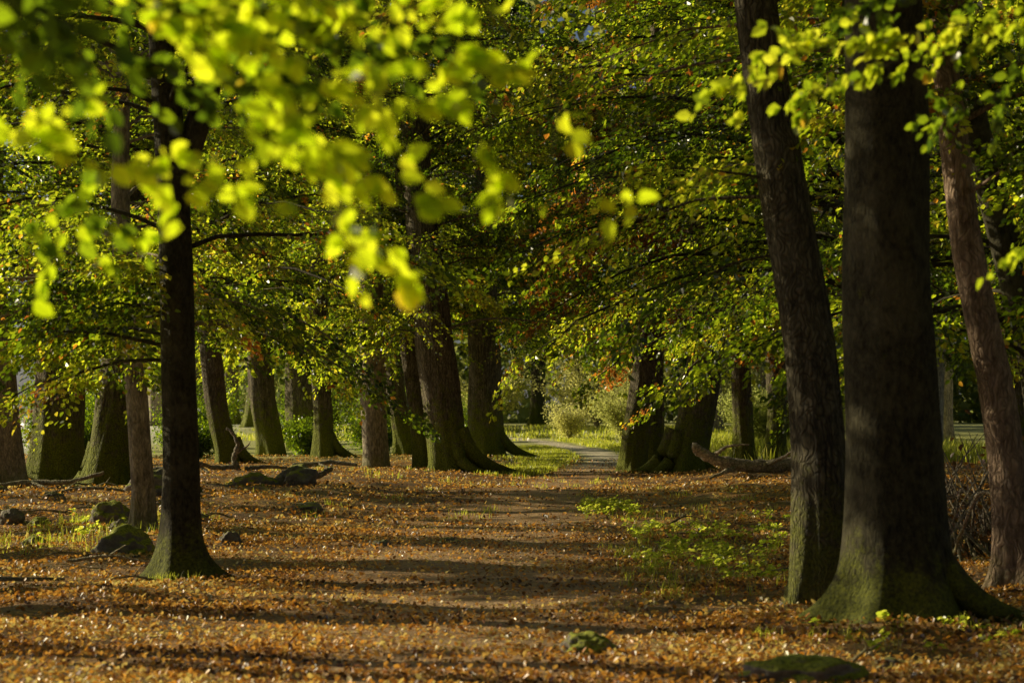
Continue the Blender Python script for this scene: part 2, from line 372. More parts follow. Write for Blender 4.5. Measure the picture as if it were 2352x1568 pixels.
pi = np.pi
make_tree(-3.08, 22.5, [(0, 0), (4.1, -.06), (6, -.25)], 9, .18, 'beech', 1.7, 5, zlo=2.9, rad=3.2, nl=36, nlv=44, lsize=.07, seed=1,
          label='slender dark beech with flared roots beside the path', fl_h=.16, fork=[(-.05, 0, 3.7, .13), (.12, 0, 4.2, .12), (.35, .1, 5.0, .10), (.6, .3, 6.5, .06)],
          roots=[(-.25, .5, .05), (pi+.2, .4, .045), (-1.2, .35, .05)],
          extra=[dict(zlo=1.9, zhi=2.9, rad=2.6, nl=9, ntw=13, nlv=44, lsize=.065, a0=np.pi*.95, aspread=.9, droop=.35, up=.1)])
make_tree(-4.44, 29.3, [(0, 0), (1.2, -.06), (2.9, -.2), (4, -.31)], 9, .14, 'pale', .6, 4, zlo=2.2, rad=3.5, nl=48, nlv=44, lsize=.07, seed=2,
          label='thin leaning young tree beside a mossy rock', lo_bias=1.3, droop=.62)
make_tree(2.38, 18.7, [(0, 0), (1, .01), (2.3, -.09), (3.7, -.34), (4.7, -.53)], 9, .222, 'oaknear', .35, 5, zlo=4.5, rad=3.4, nl=26, nlv=40, lsize=.07, seed=3,
          label='tall rough-barked trunk leaning beside a thick beech', name='oak_tree', fl_h=.2,
          extra=[dict(zlo=2.6, zhi=3.8, rad=1.8, nl=4, ntw=8, nlv=30, lsize=.07, a0=2.9, aspread=.6, droop=.4, up=.15)])
make_tree(2.76, 17.3, [(0, 0), (2, -.04), (4.4, -.12)], 10, .355, 'beech', 1.0, 6, zlo=4.3, rad=3.6, nl=32, nlv=42, lsize=.07, seed=4,
          label='massive smooth beech with wide mossy root flare', fl_h=.18, roots=[(pi+.35, .55, .07), (-1.0, .6, .08), (-.1, 1.1, .11), (-2.0, .5, .07), (.3, .9, .09)])
make_tree(4.22, 20.2, [(0, 0), (1.3, -.10), (2.04, -.26), (2.6, -.42), (3.84, -.58), (4.7, -.66)], 8, .16, 'red', .9, 4, zlo=2.8, rad=3.0, nl=30, nlv=42, lsize=.07, seed=5,
          label='reddish-brown leaning trunk beside a brush pile', name='pine_tree', fl_h=.22, roots=[(pi+.3, .4, .05), (-.9, .4, .05)])
make_tree(5.0, 22.5, [(0, 0), (2, -.15), (3, -.4), (4.5, -.75)], 9, .17, 'beech', .7, 5, zlo=2.0, rad=3.2, nl=46, nlv=44, lsize=.07, seed=6,
          label='dark beech trunk behind a reddish leaning trunk', fl_h=.2)
make_tree(5.55, 38, [(0, 0), (4, .1)], 13, .28, 'beech', .7, 5, zlo=2.9, rad=6.6, nl=78, ntw=17, nlv=44, lsize=.082, seed=7, label='beech with drooping branches reaching over the path', droop=.52, lo_bias=1.2,
          extra=[dict(zlo=3.0, zhi=10, rad=6.6, nl=16, ntw=18, nlv=46, lsize=.082, a0=pi, aspread=.5, droop=.45, up=.25)])
make_tree(7.0, 47.5, [(0, 0), (4, .1)], 13, .30, 'beech', .7, 5, zlo=3.0, rad=6.8, nl=64, ntw=17, nlv=42, lsize=.09, seed=17, label='broad beech with layered boughs over the path', droop=.55, lo_bias=1.2,
          extra=[dict(zlo=2.8, zhi=11, rad=7.2, nl=17, ntw=18, nlv=46, lsize=.09, a0=pi, aspread=.5, droop=.55, up=.25)])
make_tree(9.3, 31, [(0, 0), (4, .1)], 12, .26, 'beech', .7, 5, zlo=2.4, rad=5.4, nl=54, ntw=15, nlv=42, lsize=.078, seed=8, label='leafy beech at the woodland edge', lo_bias=1.2)
make_tree(-9.4, 35, [(0, 0), (4, .2)], 12, .28, 'beech', .7, 5, zlo=2.5, rad=5.0, nl=36, ntw=15, nlv=42, lsize=.078, seed=9, label='leafy beech with low sweeping branches', lo_bias=1.2)
make_tree(-5.45, 40, [(0, 0), (4, -.1)], 12, .2, 'beech', .7, 5, zlo=2.9, rad=4.6, nl=54, ntw=15, nlv=42, lsize=.082, seed=18, label='slim beech with dense layered foliage', droop=.45,
          extra=[dict(zlo=3.8, zhi=10.5, rad=6.0, nl=20, ntw=17, nlv=44, lsize=.082, a0=-.1, aspread=.6, droop=.45, up=.35)])
for i, (x, y, H, r, zl, rd, nn, kd) in enumerate([(-7.8, 22.6, 9.5, .24, 5.0, 2.8, 28, 'beech'), (-11.5, 28.5, 10, .27, 6.6, 2.8, 10, 'oak'), (-10.2, 22.2, 9, .36, 3.9, 2.2, 34, 'beech'),
        (-6.6, 16.3, 8, .16, 5.6, 1.8, 7, 'beech'), (-13.2, 29, 10, .4, 5.2, 2.4, 26, 'oak'), (-8.8, 26.5, 9, .2, 6, 2.0, 7, 'beech'), (-14.5, 34, 11, .38, 7.4, 3.0, 8, 'oak'), (-12, 39.5, 11, .4, 4.6, 2.6, 24, 'oak'), (-13, 20.2, 9, .28, 6.4, 2.2, 8, 'beech'), (-9.2, 31.2, 10, .3, 6.8, 2.4, 7, 'oak')]):
    make_tree(x, y, [(0, 0), (4, .2-.1*(i % 4))], H, r, kd, .8, 5, zlo=zl, rad=rd, nl=nn, ntw=11, nlv=34, lsize=.09, seed=10+40*i, name='oak_tree' if kd == 'oak' else 'beech_tree', label=('oak' if kd == 'oak' else 'slim beech')+' added out of view to cast shadow bands', quad=True, droop=.3)  # unseen trees added left of view to throw shade across the path

mid = [
 (-9.45, 45, [(0, 0), (4, -.3)], .38, 'pale', .4, 3.6, 'pale old trunk standing against a mossy trunk', 'oak_tree', []),
 (-9.2, 49, [(0, 0), (4, .1)], .5, 'oak', .4, 4.6, 'thick mossy oak trunk at the meadow edge', 'oak_tree', [(-.3, 1, .15)]),
 (-7.75, 46.5, [(0, 0), (1.6, .25), (4, .5)], .45, 'oak', .5, 4.6, 'thick dark oak with broad leaning base', 'oak_tree', [(pi, .9, .16), (-.6, .8, .14)]),
 (-7.7, 66, [(0, 0), (1.4, -.45), (4, -.7)], .30, 'oak', .6, 4.4, 'dark trunk leaning over dead branches', 'oak_tree', [(0, 1.1, .15)]),
 (-7.45, 75, [(0, 0), (1.5, -.3), (4, -.5)], .43, 'oak', .25, 4.6, 'stout oak with ridged bark', 'oak_tree', []),
 (-7.1, 83, [(0, 0), (4, -.3)], .56, 'oak', .3, 5.0, 'very thick mossy-footed oak', 'oak_tree', [(-.4, 1.1, .2)]),
 (-5.6, 72, [(0, 0), (4, -.15)], .30, 'oak', .4, 4.0, 'straight oak with roots spreading one way', 'oak_tree', [(-.2, 1.2, .16)]),
 (-3.5, 62, [(0, 0), (4, -.1), (8, -.1)], .33, 'pale', .2, 3.6, 'straight pale trunk catching the sun', 'beech_tree', []),
 (-3.3, 76, [(0, 0), (1.6, -.35), (4, -.6)], .32, 'oak', .4, 4.0, 'dark leaning trunk behind a pale one', 'oak_tree', [(0, 1.0, .14)]),
 (-2.25, 62, [(0, 0), (1.6, -.2), (3.6, -.5)], .24, 'oak', .3, 4.2, 'leaning trunk touching a massive oak', 'oak_tree', []),
 (-1.5, 59.5, [(0, 0), (1.6, -.25), (3.6, -.5), (8, -.9)], .48, 'oak', .4, 5.4, 'massive oak with mossy roots beside the path', 'oak_tree', [(-.15, 1.6, .2), (-.9, 1.1, .16), (pi+.4, .6, .14)]),
 (-.8, 75, [(0, 0), (4, -.1)], .52, 'oak', .3, 4.8, 'thick oak standing where the path bends', 'oak_tree', [(-.1, 1.6, .18)]),
 (3.05, 62, [(0, 0), (1.2, .18), (4, .6)], .33, 'oak', .35, 4.6, 'dark twin trunk with mossy side by the path', 'oak_tree', []),
 (3.65, 63, [(0, 0), (4, .1)], .28, 'oak', .3, 4.2, 'dark trunk close behind its twin', 'oak_tree', []),
 (4.2, 59, [(0, 0), (1, .3), (2.2, .55), (4, .7), (9, .2)], .46, 'oak', .5, 5.8, 'broad mossy oak with buttressed base', 'oak_tree', [(pi+.1, 1.2, .22), (pi+.8, .9, .18), (-.2, .9, .16)]),
 (6.35, 66, [(0, 0), (4, -.2)], .27, 'oak', .5, 4.0, 'narrow dark trunk beside a fallen log', 'oak_tree', []),
 (7.3, 67, [(0, 0), (4, .1)], .27, 'oak', .5, 4.0, 'narrow dark trunk near a grassy clearing', 'oak_tree', []),
]
for i, (x, y, lean, r, kind, fl, rad, lab, nm, rts) in enumerate(mid):
    H = 15 if y > 55 else 12.5
    left = x < -5
    centre = -4 < x < 1
    ze = 5.2 if i == 7 else (3.1 if left else (3.1 if x > 1 else 3.3))
    make_tree(x, y, lean, H, r, kind, fl, 5+i % 3, zlo=5.0 if i == 7 else (3.3 if y > 55 else 2.9), rad=rad, nl=36, ntw=14, nlv=36 if y < 70 else 28, lsize=.098 if y < 70 else .115,
              seed=20+i, label=lab, name=nm, fl_h=.35, leafmat=M_leaf_copper if i in (12, 13) else None, quad=y > 55, droop=.65, roots=rts,
              extra=[dict(zlo=ze, zhi=12 if centre else 9, rad=rad*(.85 if centre else 1.0), nl=12 if left else (30 if centre else 22), ntw=15, nlv=36, lsize=.098, a0=-pi/2, aspread=1.3 if centre else 1.1, droop=.55, up=.3)])

# far trees (shared meshes); those round the viewpoint are unseen, added to block sky light
templates = []
for k in range(4):
    rg = np.random.default_rng(500+k)
    H = 24; zf = np.linspace(-.3, H, 40); ax = ((zf, .25*np.sin(zf*.3+k)-.25*np.sin(k)), (zf, .0*zf))
    V, Qd = trunk_mesh(ax[0], ax[1], H, .42, .5, 5, 60+k, fl_h=.4)
    tm = build_mesh('trunk_far', V, Qd, [M_oak if k % 2 else M_pale], True)
    W, (LV, LQ, rn, sh) = crown_geo(rg, ax, 4.6, H, 6.8, 70, 18, 30, .24, droop=.65, quad=True)
    templates.append((tm, build_mesh('branches_far', W[0], W[1], [M_oak], True), build_mesh('crown_far', LV, LQ, [M_leaf], False, {'rnd': rn, 'shade': sh})))
far = [(-19, 138), (9.5, 84), (13.5, 78), (12, 99), (16.5, 93), (-13, 172), (-5, 170),
       (12.5, 114), (16, 118), (19.5, 110), (11, 130), (1.8, 176), (-9, 178), (-18, 175), (-25, 170), (15, 140), (21, 135), (-2, 186), (9, 168), (-14, 188), (18, 160), (13, 62), (12, 50), (26, 120), (5, 186), (-22, 190), (-31, 180), (26, 150), (-12, 92), (13, 180), (19, 178), (-16, 150), (-9.5, 156),
       (10.5, 8), (12.5, 18), (-5.5, -7), (4.5, -9), (-1, -17), (11, -4), (-12, -14), (14, -15), (17, 28), (18, 40)]
for i, (x, y) in enumerate(far):
    e = bpy.data.objects.new('oak_tree', None); COL.objects.link(e)
    e.location = (x, y, float(gh(x, y))); e.rotation_euler = (0, 0, i*1.9); s = 1+.12*math.sin(i*2.3)+(.25 if y > 145 else 0)+(.15 if y < 45 else 0); e.scale = (s, s, s)
    for nm, me in zip(('trunk', 'branches', 'crown'), templates[i % 4]): add_obj(nm, me, e)
    e['label'] = 'mature oak in the deeper part of the wood or added unseen round the viewpoint'; e['category'] = 'tree'; e['group'] = GROUP

# distant woodland mass
rg = np.random.default_rng(9); n = 70000; m = 300
cx = rg.uniform(-34, 110, m); cyy = rg.uniform(215, 250, m); cz = rg.uniform(1, 42, m)
cx[:70] = rg.uniform(-34, 90, 70); cz[:70] = rg.uniform(.5, 7, 70)
ci = rg.integers(0, m, n)
P = np.stack([cx[ci], cyy[ci], cz[ci]], -1)+rg.normal(0, 1, (n, 3))*np.array([4.5, 3.5, 3.2]); P[:, 2] = np.abs(P[:, 2])+.6
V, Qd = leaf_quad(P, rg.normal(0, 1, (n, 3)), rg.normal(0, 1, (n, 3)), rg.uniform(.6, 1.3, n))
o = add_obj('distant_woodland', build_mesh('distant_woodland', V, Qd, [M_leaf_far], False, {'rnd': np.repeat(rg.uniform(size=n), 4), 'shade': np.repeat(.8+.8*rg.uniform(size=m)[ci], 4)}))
o['kind'] = 'stuff'; o['category'] = 'woodland'; o['label'] = 'far wall of leafy woodland beyond the meadow'

# ------------------------------------------------------------------ overhanging near branches
def spray_tree(x, y, H, r, limbs, seed, label, leaf=.068, cr=16, mat=None):
    rg = np.random.default_rng(seed)
    e = bpy.data.objects.new('beech_tree', None); COL.objects.link(e); z0 = float(gh(x, y)); e.location = (x, y, z0)
    zf = np.linspace(-.3, H, 30); ax = ((zf, .03*zf), (zf, 0*zf))
    V, Qd = trunk_mesh(ax[0], ax[1], H, r, .9, 5, seed, fl_h=.2)
    add_obj('trunk', build_mesh('trunk', V, Qd, [M_beech], True), e)
    parts = []; lp = []; ld = []; ln = []; rr = []
    for pl, dens, outer, lo, hi in limbs:
        pl = np.array(pl, float)-np.array([x, y, z0])
        seg = np.linalg.norm(np.diff(pl, axis=0), axis=1); cum = np.concatenate([[0], np.cumsum(seg)]); tot = cum[-1]
        q = np.linspace(0, tot, 16); c = np.stack([np.interp(q, cum, pl[:, i]) for i in range(3)], -1)
        parts.append(tubes(c[None], (np.interp(q, [0, tot], [.003+.003*tot, .0012]))[None], 6))
        nt = int(outer*20); qs = rg.uniform(max(0, tot-outer), tot, nt)
        b = np.stack([np.interp(qs, cum, pl[:, i]) for i in range(3)], -1)
        d = np.stack([np.interp(np.minimum(qs+.05, tot), cum, pl[:, i])-np.interp(np.minimum(qs+.05, tot)-.05, cum, pl[:, i]) for i in range(3)], -1); d = nrm(d)
        td = nrm(d+rg.normal(0, .55, (nt, 3))); tl = rg.uniform(.08, .26, nt)
        s = np.linspace(0, 1, 4); tw = b[:, None]+td[:, None]*(tl[:, None]*s)[..., None]; tw[..., 2] -= .12*tl[:, None]*s**2
        parts.append(tubes(tw, np.repeat((.0016*(1-.6*s))[None], nt, 0), 4))
        nlv = max(2, int(dens))
        ss = rg.uniform(.1, 1.05, (nt, nlv)); p = b[:, None]+td[:, None]*(tl[:, None]*ss)[..., None]; p[..., 2] -= .12*tl[:, None]*ss**2
        dd = td[:, None]+rg.normal(0, .7, (nt, nlv, 3)); dd[..., 2] -= .3
        nn = rg.normal(0, .34, (nt, nlv, 3))+np.array([-.6, .75, .4])
        lp.append(p.reshape(-1, 3)); ld.append(dd.reshape(-1, 3)); ln.append(nn.reshape(-1, 3)); rr.append(rg.uniform(lo, hi, nt*nlv))
    W, (a, b2, c2, d2) = crown_geo(rg, ax, 4.0, H, 2.4, cr, 10, 26, .075)
    parts.append(W)
    V, Qd = join(parts); add_obj('branches', build_mesh('branches', V, Qd, [M_beech], True), e)
    lp = np.concatenate(lp); n = len(lp)
    A, B = leaf_geo(lp, np.concatenate(ld), np.concatenate(ln), leaf*rg.uniform(.55, 1.15, n), wid=.35)
    rn = np.repeat(np.where(rg.uniform(size=n) < .006, .955, np.concatenate(rr)), 6); sh = np.repeat(rg.uniform(.88, 1.0, n), 6)
    V, Qd = join([(A, B), (a, b2)])
    add_obj('crown', build_mesh('crown', V, Qd, [mat or M_leaf], False, {'rnd': np.concatenate([rn, c2*.6]), 'shade': np.concatenate([sh, d2])}), e)
    e['label'] = label; e['category'] = 'tree'; e['group'] = GROUP
B_ = (.46, .93); D_ = (.05, .38)  # bright and dark leaf tones; the dark range paints sprays as shaded
L = [
 ([(-2.5, 5.6, 2.9), (-1.6, 5.5, 2.75), (-.75, 5.5, 2.42), (-.42, 5.5, 2.25), (-.12, 5.4, 2.18), (-.03, 5.4, 2.06)], 9, 1.05, *B_),
 ([(-2.5, 5.6, 3.0), (-1.2, 5.7, 2.8), (-.5, 5.7, 2.52), (-.2, 5.7, 2.38), (.02, 5.6, 2.24)], 9, .8, *B_),
 ([(-2.5, 5.6, 2.9), (-1.4, 5.4, 2.7), (-.8, 5.4, 2.40), (-.55, 5.4, 2.20), (-.40, 5.4, 2.08)], 8, .55, *B_),
 ([(-2.5, 5.6, 2.8), (-1.5, 5.4, 2.6), (-.72, 5.4, 2.25), (-.47, 5.4, 2.05), (-.35, 5.35, 1.95), (-.26, 5.3, 1.86)], 10, .45, *B_),
 ([(-2.5, 5.6, 2.7), (-1.8, 5.3, 2.4), (-1.2, 5.2, 2.14), (-.9, 5.2, 2.04), (-.72, 5.2, 2.02)], 9, .42, *B_),
 ([(-2.5, 5.6, 2.7), (-1.5, 5.2, 2.3), (-.9, 5.2, 2.09), (-.62, 5.2, 1.97)], 5, .22, *B_),
 ([(-2.5, 5.6, 3.1), (-1.0, 5.9, 2.95), (-.0, 6.0, 2.5), (.17, 6.0, 2.17), (.27, 6.0, 2.03)], 2, .3, .5, .9),
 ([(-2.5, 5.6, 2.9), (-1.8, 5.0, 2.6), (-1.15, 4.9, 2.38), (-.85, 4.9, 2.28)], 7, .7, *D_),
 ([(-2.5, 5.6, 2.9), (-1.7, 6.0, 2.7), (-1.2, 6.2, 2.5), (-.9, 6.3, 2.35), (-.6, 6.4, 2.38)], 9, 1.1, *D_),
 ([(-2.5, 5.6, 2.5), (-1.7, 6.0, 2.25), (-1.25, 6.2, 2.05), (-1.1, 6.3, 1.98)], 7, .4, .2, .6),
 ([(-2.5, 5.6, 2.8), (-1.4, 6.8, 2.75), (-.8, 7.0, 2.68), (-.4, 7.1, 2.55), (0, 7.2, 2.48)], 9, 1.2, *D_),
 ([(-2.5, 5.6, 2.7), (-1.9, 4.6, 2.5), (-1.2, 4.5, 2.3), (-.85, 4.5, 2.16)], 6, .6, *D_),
 ([(-2.5, 5.6, 2.9), (-1.6, 5.9, 2.72), (-1.0, 6.0, 2.58), (-.5, 6.0, 2.47), (-.2, 6.0, 2.48)], 8, 1.1, .2, .85),
]
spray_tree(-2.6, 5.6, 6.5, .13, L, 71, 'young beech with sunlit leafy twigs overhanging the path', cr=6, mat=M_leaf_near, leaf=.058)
R = [
 ([(3.3, 9.5, 3.5), (2.3, 9.4, 3.1), (1.6, 9.3, 2.98), (1.1, 9.3, 2.88), (.85, 9.3, 2.76)], 9, 1.4, .4, .9),
 ([(3.3, 9.5, 3.4), (2.4, 9.6, 3.15), (1.9, 9.7, 3.0), (1.4, 9.7, 2.88), (1.15, 9.7, 2.78)], 8, 1.3, .3, .8),
 ([(3.3, 9.5, 3.0), (2.5, 9.0, 2.6), (2.1, 9.0, 2.3), (1.95, 9.0, 2.12)], 8, .6, .4, .8),
 ([(3.3, 9.5, 3.6), (2.3, 9.9, 3.35), (1.7, 10, 3.25), (1.2, 10, 3.15)], 9, 1.3, .0, .5),
 ([(3.3, 9.5, 3.3), (2.6, 9.9, 3.05), (2.15, 10, 2.9), (1.8, 10, 2.72)], 8, 1.0, .0, .5),
]
spray_tree(3.4, 9.5, 7, .16, R, 72, 'beech with twigs hanging over the path edge', leaf=.064)

# ------------------------------------------------------------------ fallen leaves
rg = np.random.default_rng(3)
def scatter(n, y0, y1, margin=1.3):
    y = y0+(y1-y0)*rg.uniform(size=n); x = rg.uniform(-1, 1, n)*(y*.215*margin+.3); return x, y
xa, ya = scatter(190000, 11.5, 32); xb, yb = scatter(85000, 32, 75, 1.1)
x = np.concatenate([xa, xb]); y = np.concatenate([ya, yb])
clump = .5+.5*np.sin(1.7*x+.9*y+1.3*np.sin(.8*y))*np.sin(2.3*y-.7*x+np.sin(1.9*x))
dp = np.abs(x-path_x(y))/np.interp(y, [0, 30, 60, 124], [1.9, 1.8, 1.0, 1.0])
onw = np.clip((dp-.4)/.6, 0, 1)
keep = rg.uniform(size=len(x)) < (.13+.6*(y < 16.5)*clump+.22*clump)*(1-onw)+(.12+.88*clump)*onw
x = x[keep]; y = y[keep]; n = len(x)
z = gh(x, y)+.02+rg.uniform(0, .02, n)
th = rg.uniform(0, 6.283, n); D = np.stack([np.cos(th), np.sin(th), rg.normal(0.1, .5, n)], -1)
N = rg.normal(0, .7, (n, 3)); N[:, 2] = 1
sz = np.where(y < 32, .041, .06)*rg.uniform(.5, 1.3, n)
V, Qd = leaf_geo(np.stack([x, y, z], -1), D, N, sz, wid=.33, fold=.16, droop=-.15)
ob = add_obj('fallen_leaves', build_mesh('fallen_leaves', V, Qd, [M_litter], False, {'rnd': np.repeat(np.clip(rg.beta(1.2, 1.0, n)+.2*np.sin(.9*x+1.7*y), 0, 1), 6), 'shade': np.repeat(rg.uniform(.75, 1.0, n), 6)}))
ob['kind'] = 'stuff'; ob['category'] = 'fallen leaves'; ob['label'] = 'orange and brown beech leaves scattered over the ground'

# ------------------------------------------------------------------ grass
def blades(cxs, cys, n_each, spread, hgt, wid=.006):
    X0 = np.repeat(cxs, n_each)+rg.normal(0, 1, len(cxs)*n_each)*np.repeat(spread, n_each)
    Y0 = np.repeat(cys, n_each)+rg.normal(0, 1, len(cxs)*n_each)*np.repeat(spread, n_each)
    n = len(X0); h = hgt*rg.uniform(.4, 1.2, n); th = rg.uniform(0, 6.283, n); lean = rg.uniform(.1, .7, n)*h
    dx, dy = np.cos(th), np.sin(th)
    B = np.stack([X0, Y0, gh(X0, Y0)], -1); S = np.stack([-dy, dx, 0*dx], -1)*wid
    Dv = np.stack([dx, dy, 0*dx], -1); up = np.array([0, 0, 1.])
    m1 = B+Dv*(lean*.3)[:, None]+up*(h*.6)[:, None]; tp = B+Dv*lean[:, None]+up*h[:, None]
    V = np.stack([B-S, B+S, m1+S*.7, m1-S*.7, tp+S*.1, tp-S*.1], 1)
    b = np.arange(n)[:, None]*6
    return V.reshape(-1, 3), np.concatenate([b+np.array([[0, 1, 2, 3]]), b+np.array([[3, 2, 4, 5]])], 0), n
gp = []; gn = 0
def addg(*a):
    global gn
    V, Qd, n = blades(*a); gp.append((V, Qd)); gn += n
k = 600; yy = rg.uniform(58, 92, k); addg(path_x(yy)-1.1-np.abs(rg.normal(0, .7, k)), yy, 40, np.full(k, .12), .12, .010)
k = 350; yy = rg.uniform(66, 104, k); addg(path_x(yy)+1.1+np.abs(rg.normal(0, .9, k)), yy, 40, np.full(k, .15), .14, .012)
k = 500; yy = rg.uniform(104, 150, k); addg(rg.uniform(-14, 14, k), yy, 30, np.full(k, .3), .22, .02)
k = 450; yy = rg.uniform(64, 95, k); addg(rg.uniform(5.5, 15, k), yy, 35, np.full(k, .2), .5, .012)
k = 55; yy = rg.uniform(19.5, 36, k); addg(1.2+.03*(yy-20)+np.abs(rg.normal(0, .9, k)), yy, 15, np.full(k, .045), .13, .0035)
k = 36; addg(rg.uniform(1.0, 1.5, k), rg.uniform(19, 27, k), 18, np.full(k, .045), .14, .003)
k = 50; addg(rg.uniform(-5.8, -4.0, k), rg.uniform(25, 33, k), 22, np.full(k, .08), .16, .004)
k = 14; addg(rg.uniform(-3.3, -2.85, k), rg.uniform(22.0, 22.3, k), 16, np.full(k, .04), .10, .003)
k = 60; addg(rg.uniform(-6, 4, k), rg.uniform(34, 60, k), 20, np.full(k, .1), .12, .006)
k = 24; addg(rg.uniform(1.6, 3.6, k), rg.uniform(15.5, 17, k), 12, np.full(k, .04), .10, .003)
V, Qd = join(gp); nb = gn
ob = add_obj('grass', build_mesh('grass', V, Qd, [M_grass], False, {'rnd': np.repeat(rg.uniform(size=nb), 6), 'shade': np.repeat(rg.uniform(.7, 1.1, nb), 6)}))
ob['kind'] = 'stuff'; ob['category'] = 'grass'; ob['label'] = 'sunlit tufts of grass along the path verge'

def herb_patch(pts, name='ground_cover'):
    P = []; D = []; N = []; st = []
    for (x0, y0, h, m) in pts:
        z0 = float(gh(x0, y0))
        for j in range(m):
            a = rg.uniform(0, 6.28); l = rg.uniform(.1, .9)*h*.9
            top = np.array([x0+math.cos(a)*l, y0+math.sin(a)*l, z0+h*rg.uniform(.4, 1)])
            st.append(np.stack([np.array([x0, y0, z0-.01]), .5*(np.array([x0, y0, z0])+top)+np.array([0, 0, .1*h]), top]))
            for q in range(4):
                b = a+q*1.6+rg.uniform(-.4, .4); P.append(top+rg.normal(0, .012, 3)); D.append((math.cos(b), math.sin(b), rg.uniform(-.1, .4))); N.append((rg.normal(-.6, .4), rg.normal(.4, .4), .7))
    n = len(P); A = leaf_geo(np.array(P), np.array(D), np.array(N), rg.uniform(.03, .065, n), wid=.36)
    Bt = tubes(np.array(st), np.full((len(st), 3), .0018), 3)
    V, Qd = join([A, Bt]); tot = len(V); rn = np.full(tot, .4); rn[:n*6] = np.repeat(rg.uniform(size=n), 6)
    return add_obj(name, build_mesh(name, V, Qd, [M_herb], False, {'rnd': rn, 'shade': np.ones(tot)}))
cl = [(rg.uniform(1.4, 3.5), rg.uniform(21.5, 33)) for _ in range(20)]
pts = [(rg.uniform(1.0, 1.9), rg.uniform(35, 39.5), .18, 6) for _ in range(36)]
for (a, b) in cl: pts += [(a+rg.normal(0, .14), b+rg.normal(0, .25), rg.uniform(.08, .18), 4) for _ in range(5)]
pts += [(rg.uniform(-6, -4.3), rg.uniform(28, 33), .10, 4) for _ in range(24)]+[(rg.uniform(1.8, 3.8), rg.uniform(15.3, 16.8), .07, 3) for _ in range(16)]
o = herb_patch(pts); o['kind'] = 'stuff'; o['category'] = 'ground cover'; o['label'] = 'low sunlit green herbs growing among fallen leaves'
for i, (x0, y0) in enumerate([(1.98, 23.6), (2.25, 22.9), (1.65, 24.6), (2.45, 23.9), (1.2, 21.9), (2.7, 25.2), (2.1, 24.8), (1.4, 23.2)]):
    o = herb_patch([(x0, y0, .26, 8), (x0+.06, y0+.05, .2, 6)], 'seedling'); o['label'] = 'small bright green seedling among fallen leaves'; o['category'] = 'plant'; o['group'] = 'seedlings beside the path'

# ------------------------------------------------------------------ rocks
import bmesh
from mathutils import noise as mnoise
def rock(x, y, w, d, h, seed, mat, label):
    bm = bmesh.new(); bmesh.ops.create_icosphere(bm, subdivisions=5, radius=1)
    for v in bm.verts:
        p = v.co.copy(); q = p*1.1+Vector((seed*3.1, seed*1.7, 0))
        f = 1+.34*mnoise.noise(q)+.2*mnoise.noise(q*2.1)+.07*mnoise.noise(q*5)+.03*mnoise.noise(q*11)
        f = f-.14*abs(mnoise.noise(q*1.7+Vector((5, 5, 5))))
        v.co = Vector((p.x*f*w/2, p.y*f*d/2, (p.z*f*.75+.15)*h))
    me = bpy.data.meshes.new('rock'); bm.to_mesh(me); bm.free()
    for p in me.polygons: p.use_smooth = True
    me.materials.append(mat)
    o = add_obj('rock', me, None, (x, y, float(gh(x, y)))); o.rotation_euler = (0, 0, seed*.4)
    o['label'] = label; o['category'] = 'rock'; o['group'] = 'rocks on the woodland floor'
rocks = [(-5.15, 31.0, .50, .42, .32, 1, M_rockm, 'rounded rock covered in bright green moss'),
 (-4.08, 25.6, .70, .5, .33, 2, M_rockm, 'dark brown rock with a mossy edge'),
 (-5.2, 26.5, .32, .3, .16, 3, M_rockm, 'small mossy rock among leaves'),
 (-6.5, 31.5, .35, .3, .2, 4, M_rock, 'grey rock among leaves'), (-6.1, 31.2, .3, .3, .12, 5, M_rockm, 'flat mossy rock among leaves'),
 (-4.85, 30, .3, .25, .17, 6, M_rock, 'small grey stone beside a mossy rock'),
 (-5.0, 47, .95, .7, .34, 7, M_rockm, 'large pale mossy boulder near dead branches'), (-4.2, 47.2, .85, .7, .40, 8, M_rock, 'large pale mossy boulder near dead branches'),
 (-5.7, 39, 1.1, .9, .5, 9, M_rock, 'large grey boulder behind a slender beech'),
 (-3.1, 26.6, .24, .2, .15, 10, M_rock, 'small dark stone near a beech root'),
 (-1.4, 26.0, .28, .2, .09, 11, M_rock, 'flat stone set in the path'), (-.7, 27, .4, .25, .07, 12, M_rock, 'flat stone set in the path'),
 (-3.3, 30, .4, .3, .09, 13, M_rockm, 'flat mossy stone in the leaf litter'), (-3.0, 35.5, .6, .35, .11, 14, M_rock, 'low dark stone at the path edge'),
 (.47, 14.9, .33, .28, .15, 15, M_rockm, 'mossy stone half buried in leaves'), (1.62, 13.55, .68, .5, .18, 16, M_rockm, 'broad mossy stone half buried in leaves'),
 (-9, 42, .5, .4, .15, 17, M_rock, 'pale stone near an old oak'), (-7.2, 38, .4, .3, .14, 18, M_rock, 'pale stone near an old oak'),
 (-4.0, 31, .3, .25, .1, 19, M_rock, 'small grey stone in leaf litter'), (2.25, 14.6, .16, .16, .07, 20, M_rock, 'small stone near the beech roots')]
for a in rocks: rock(*a)

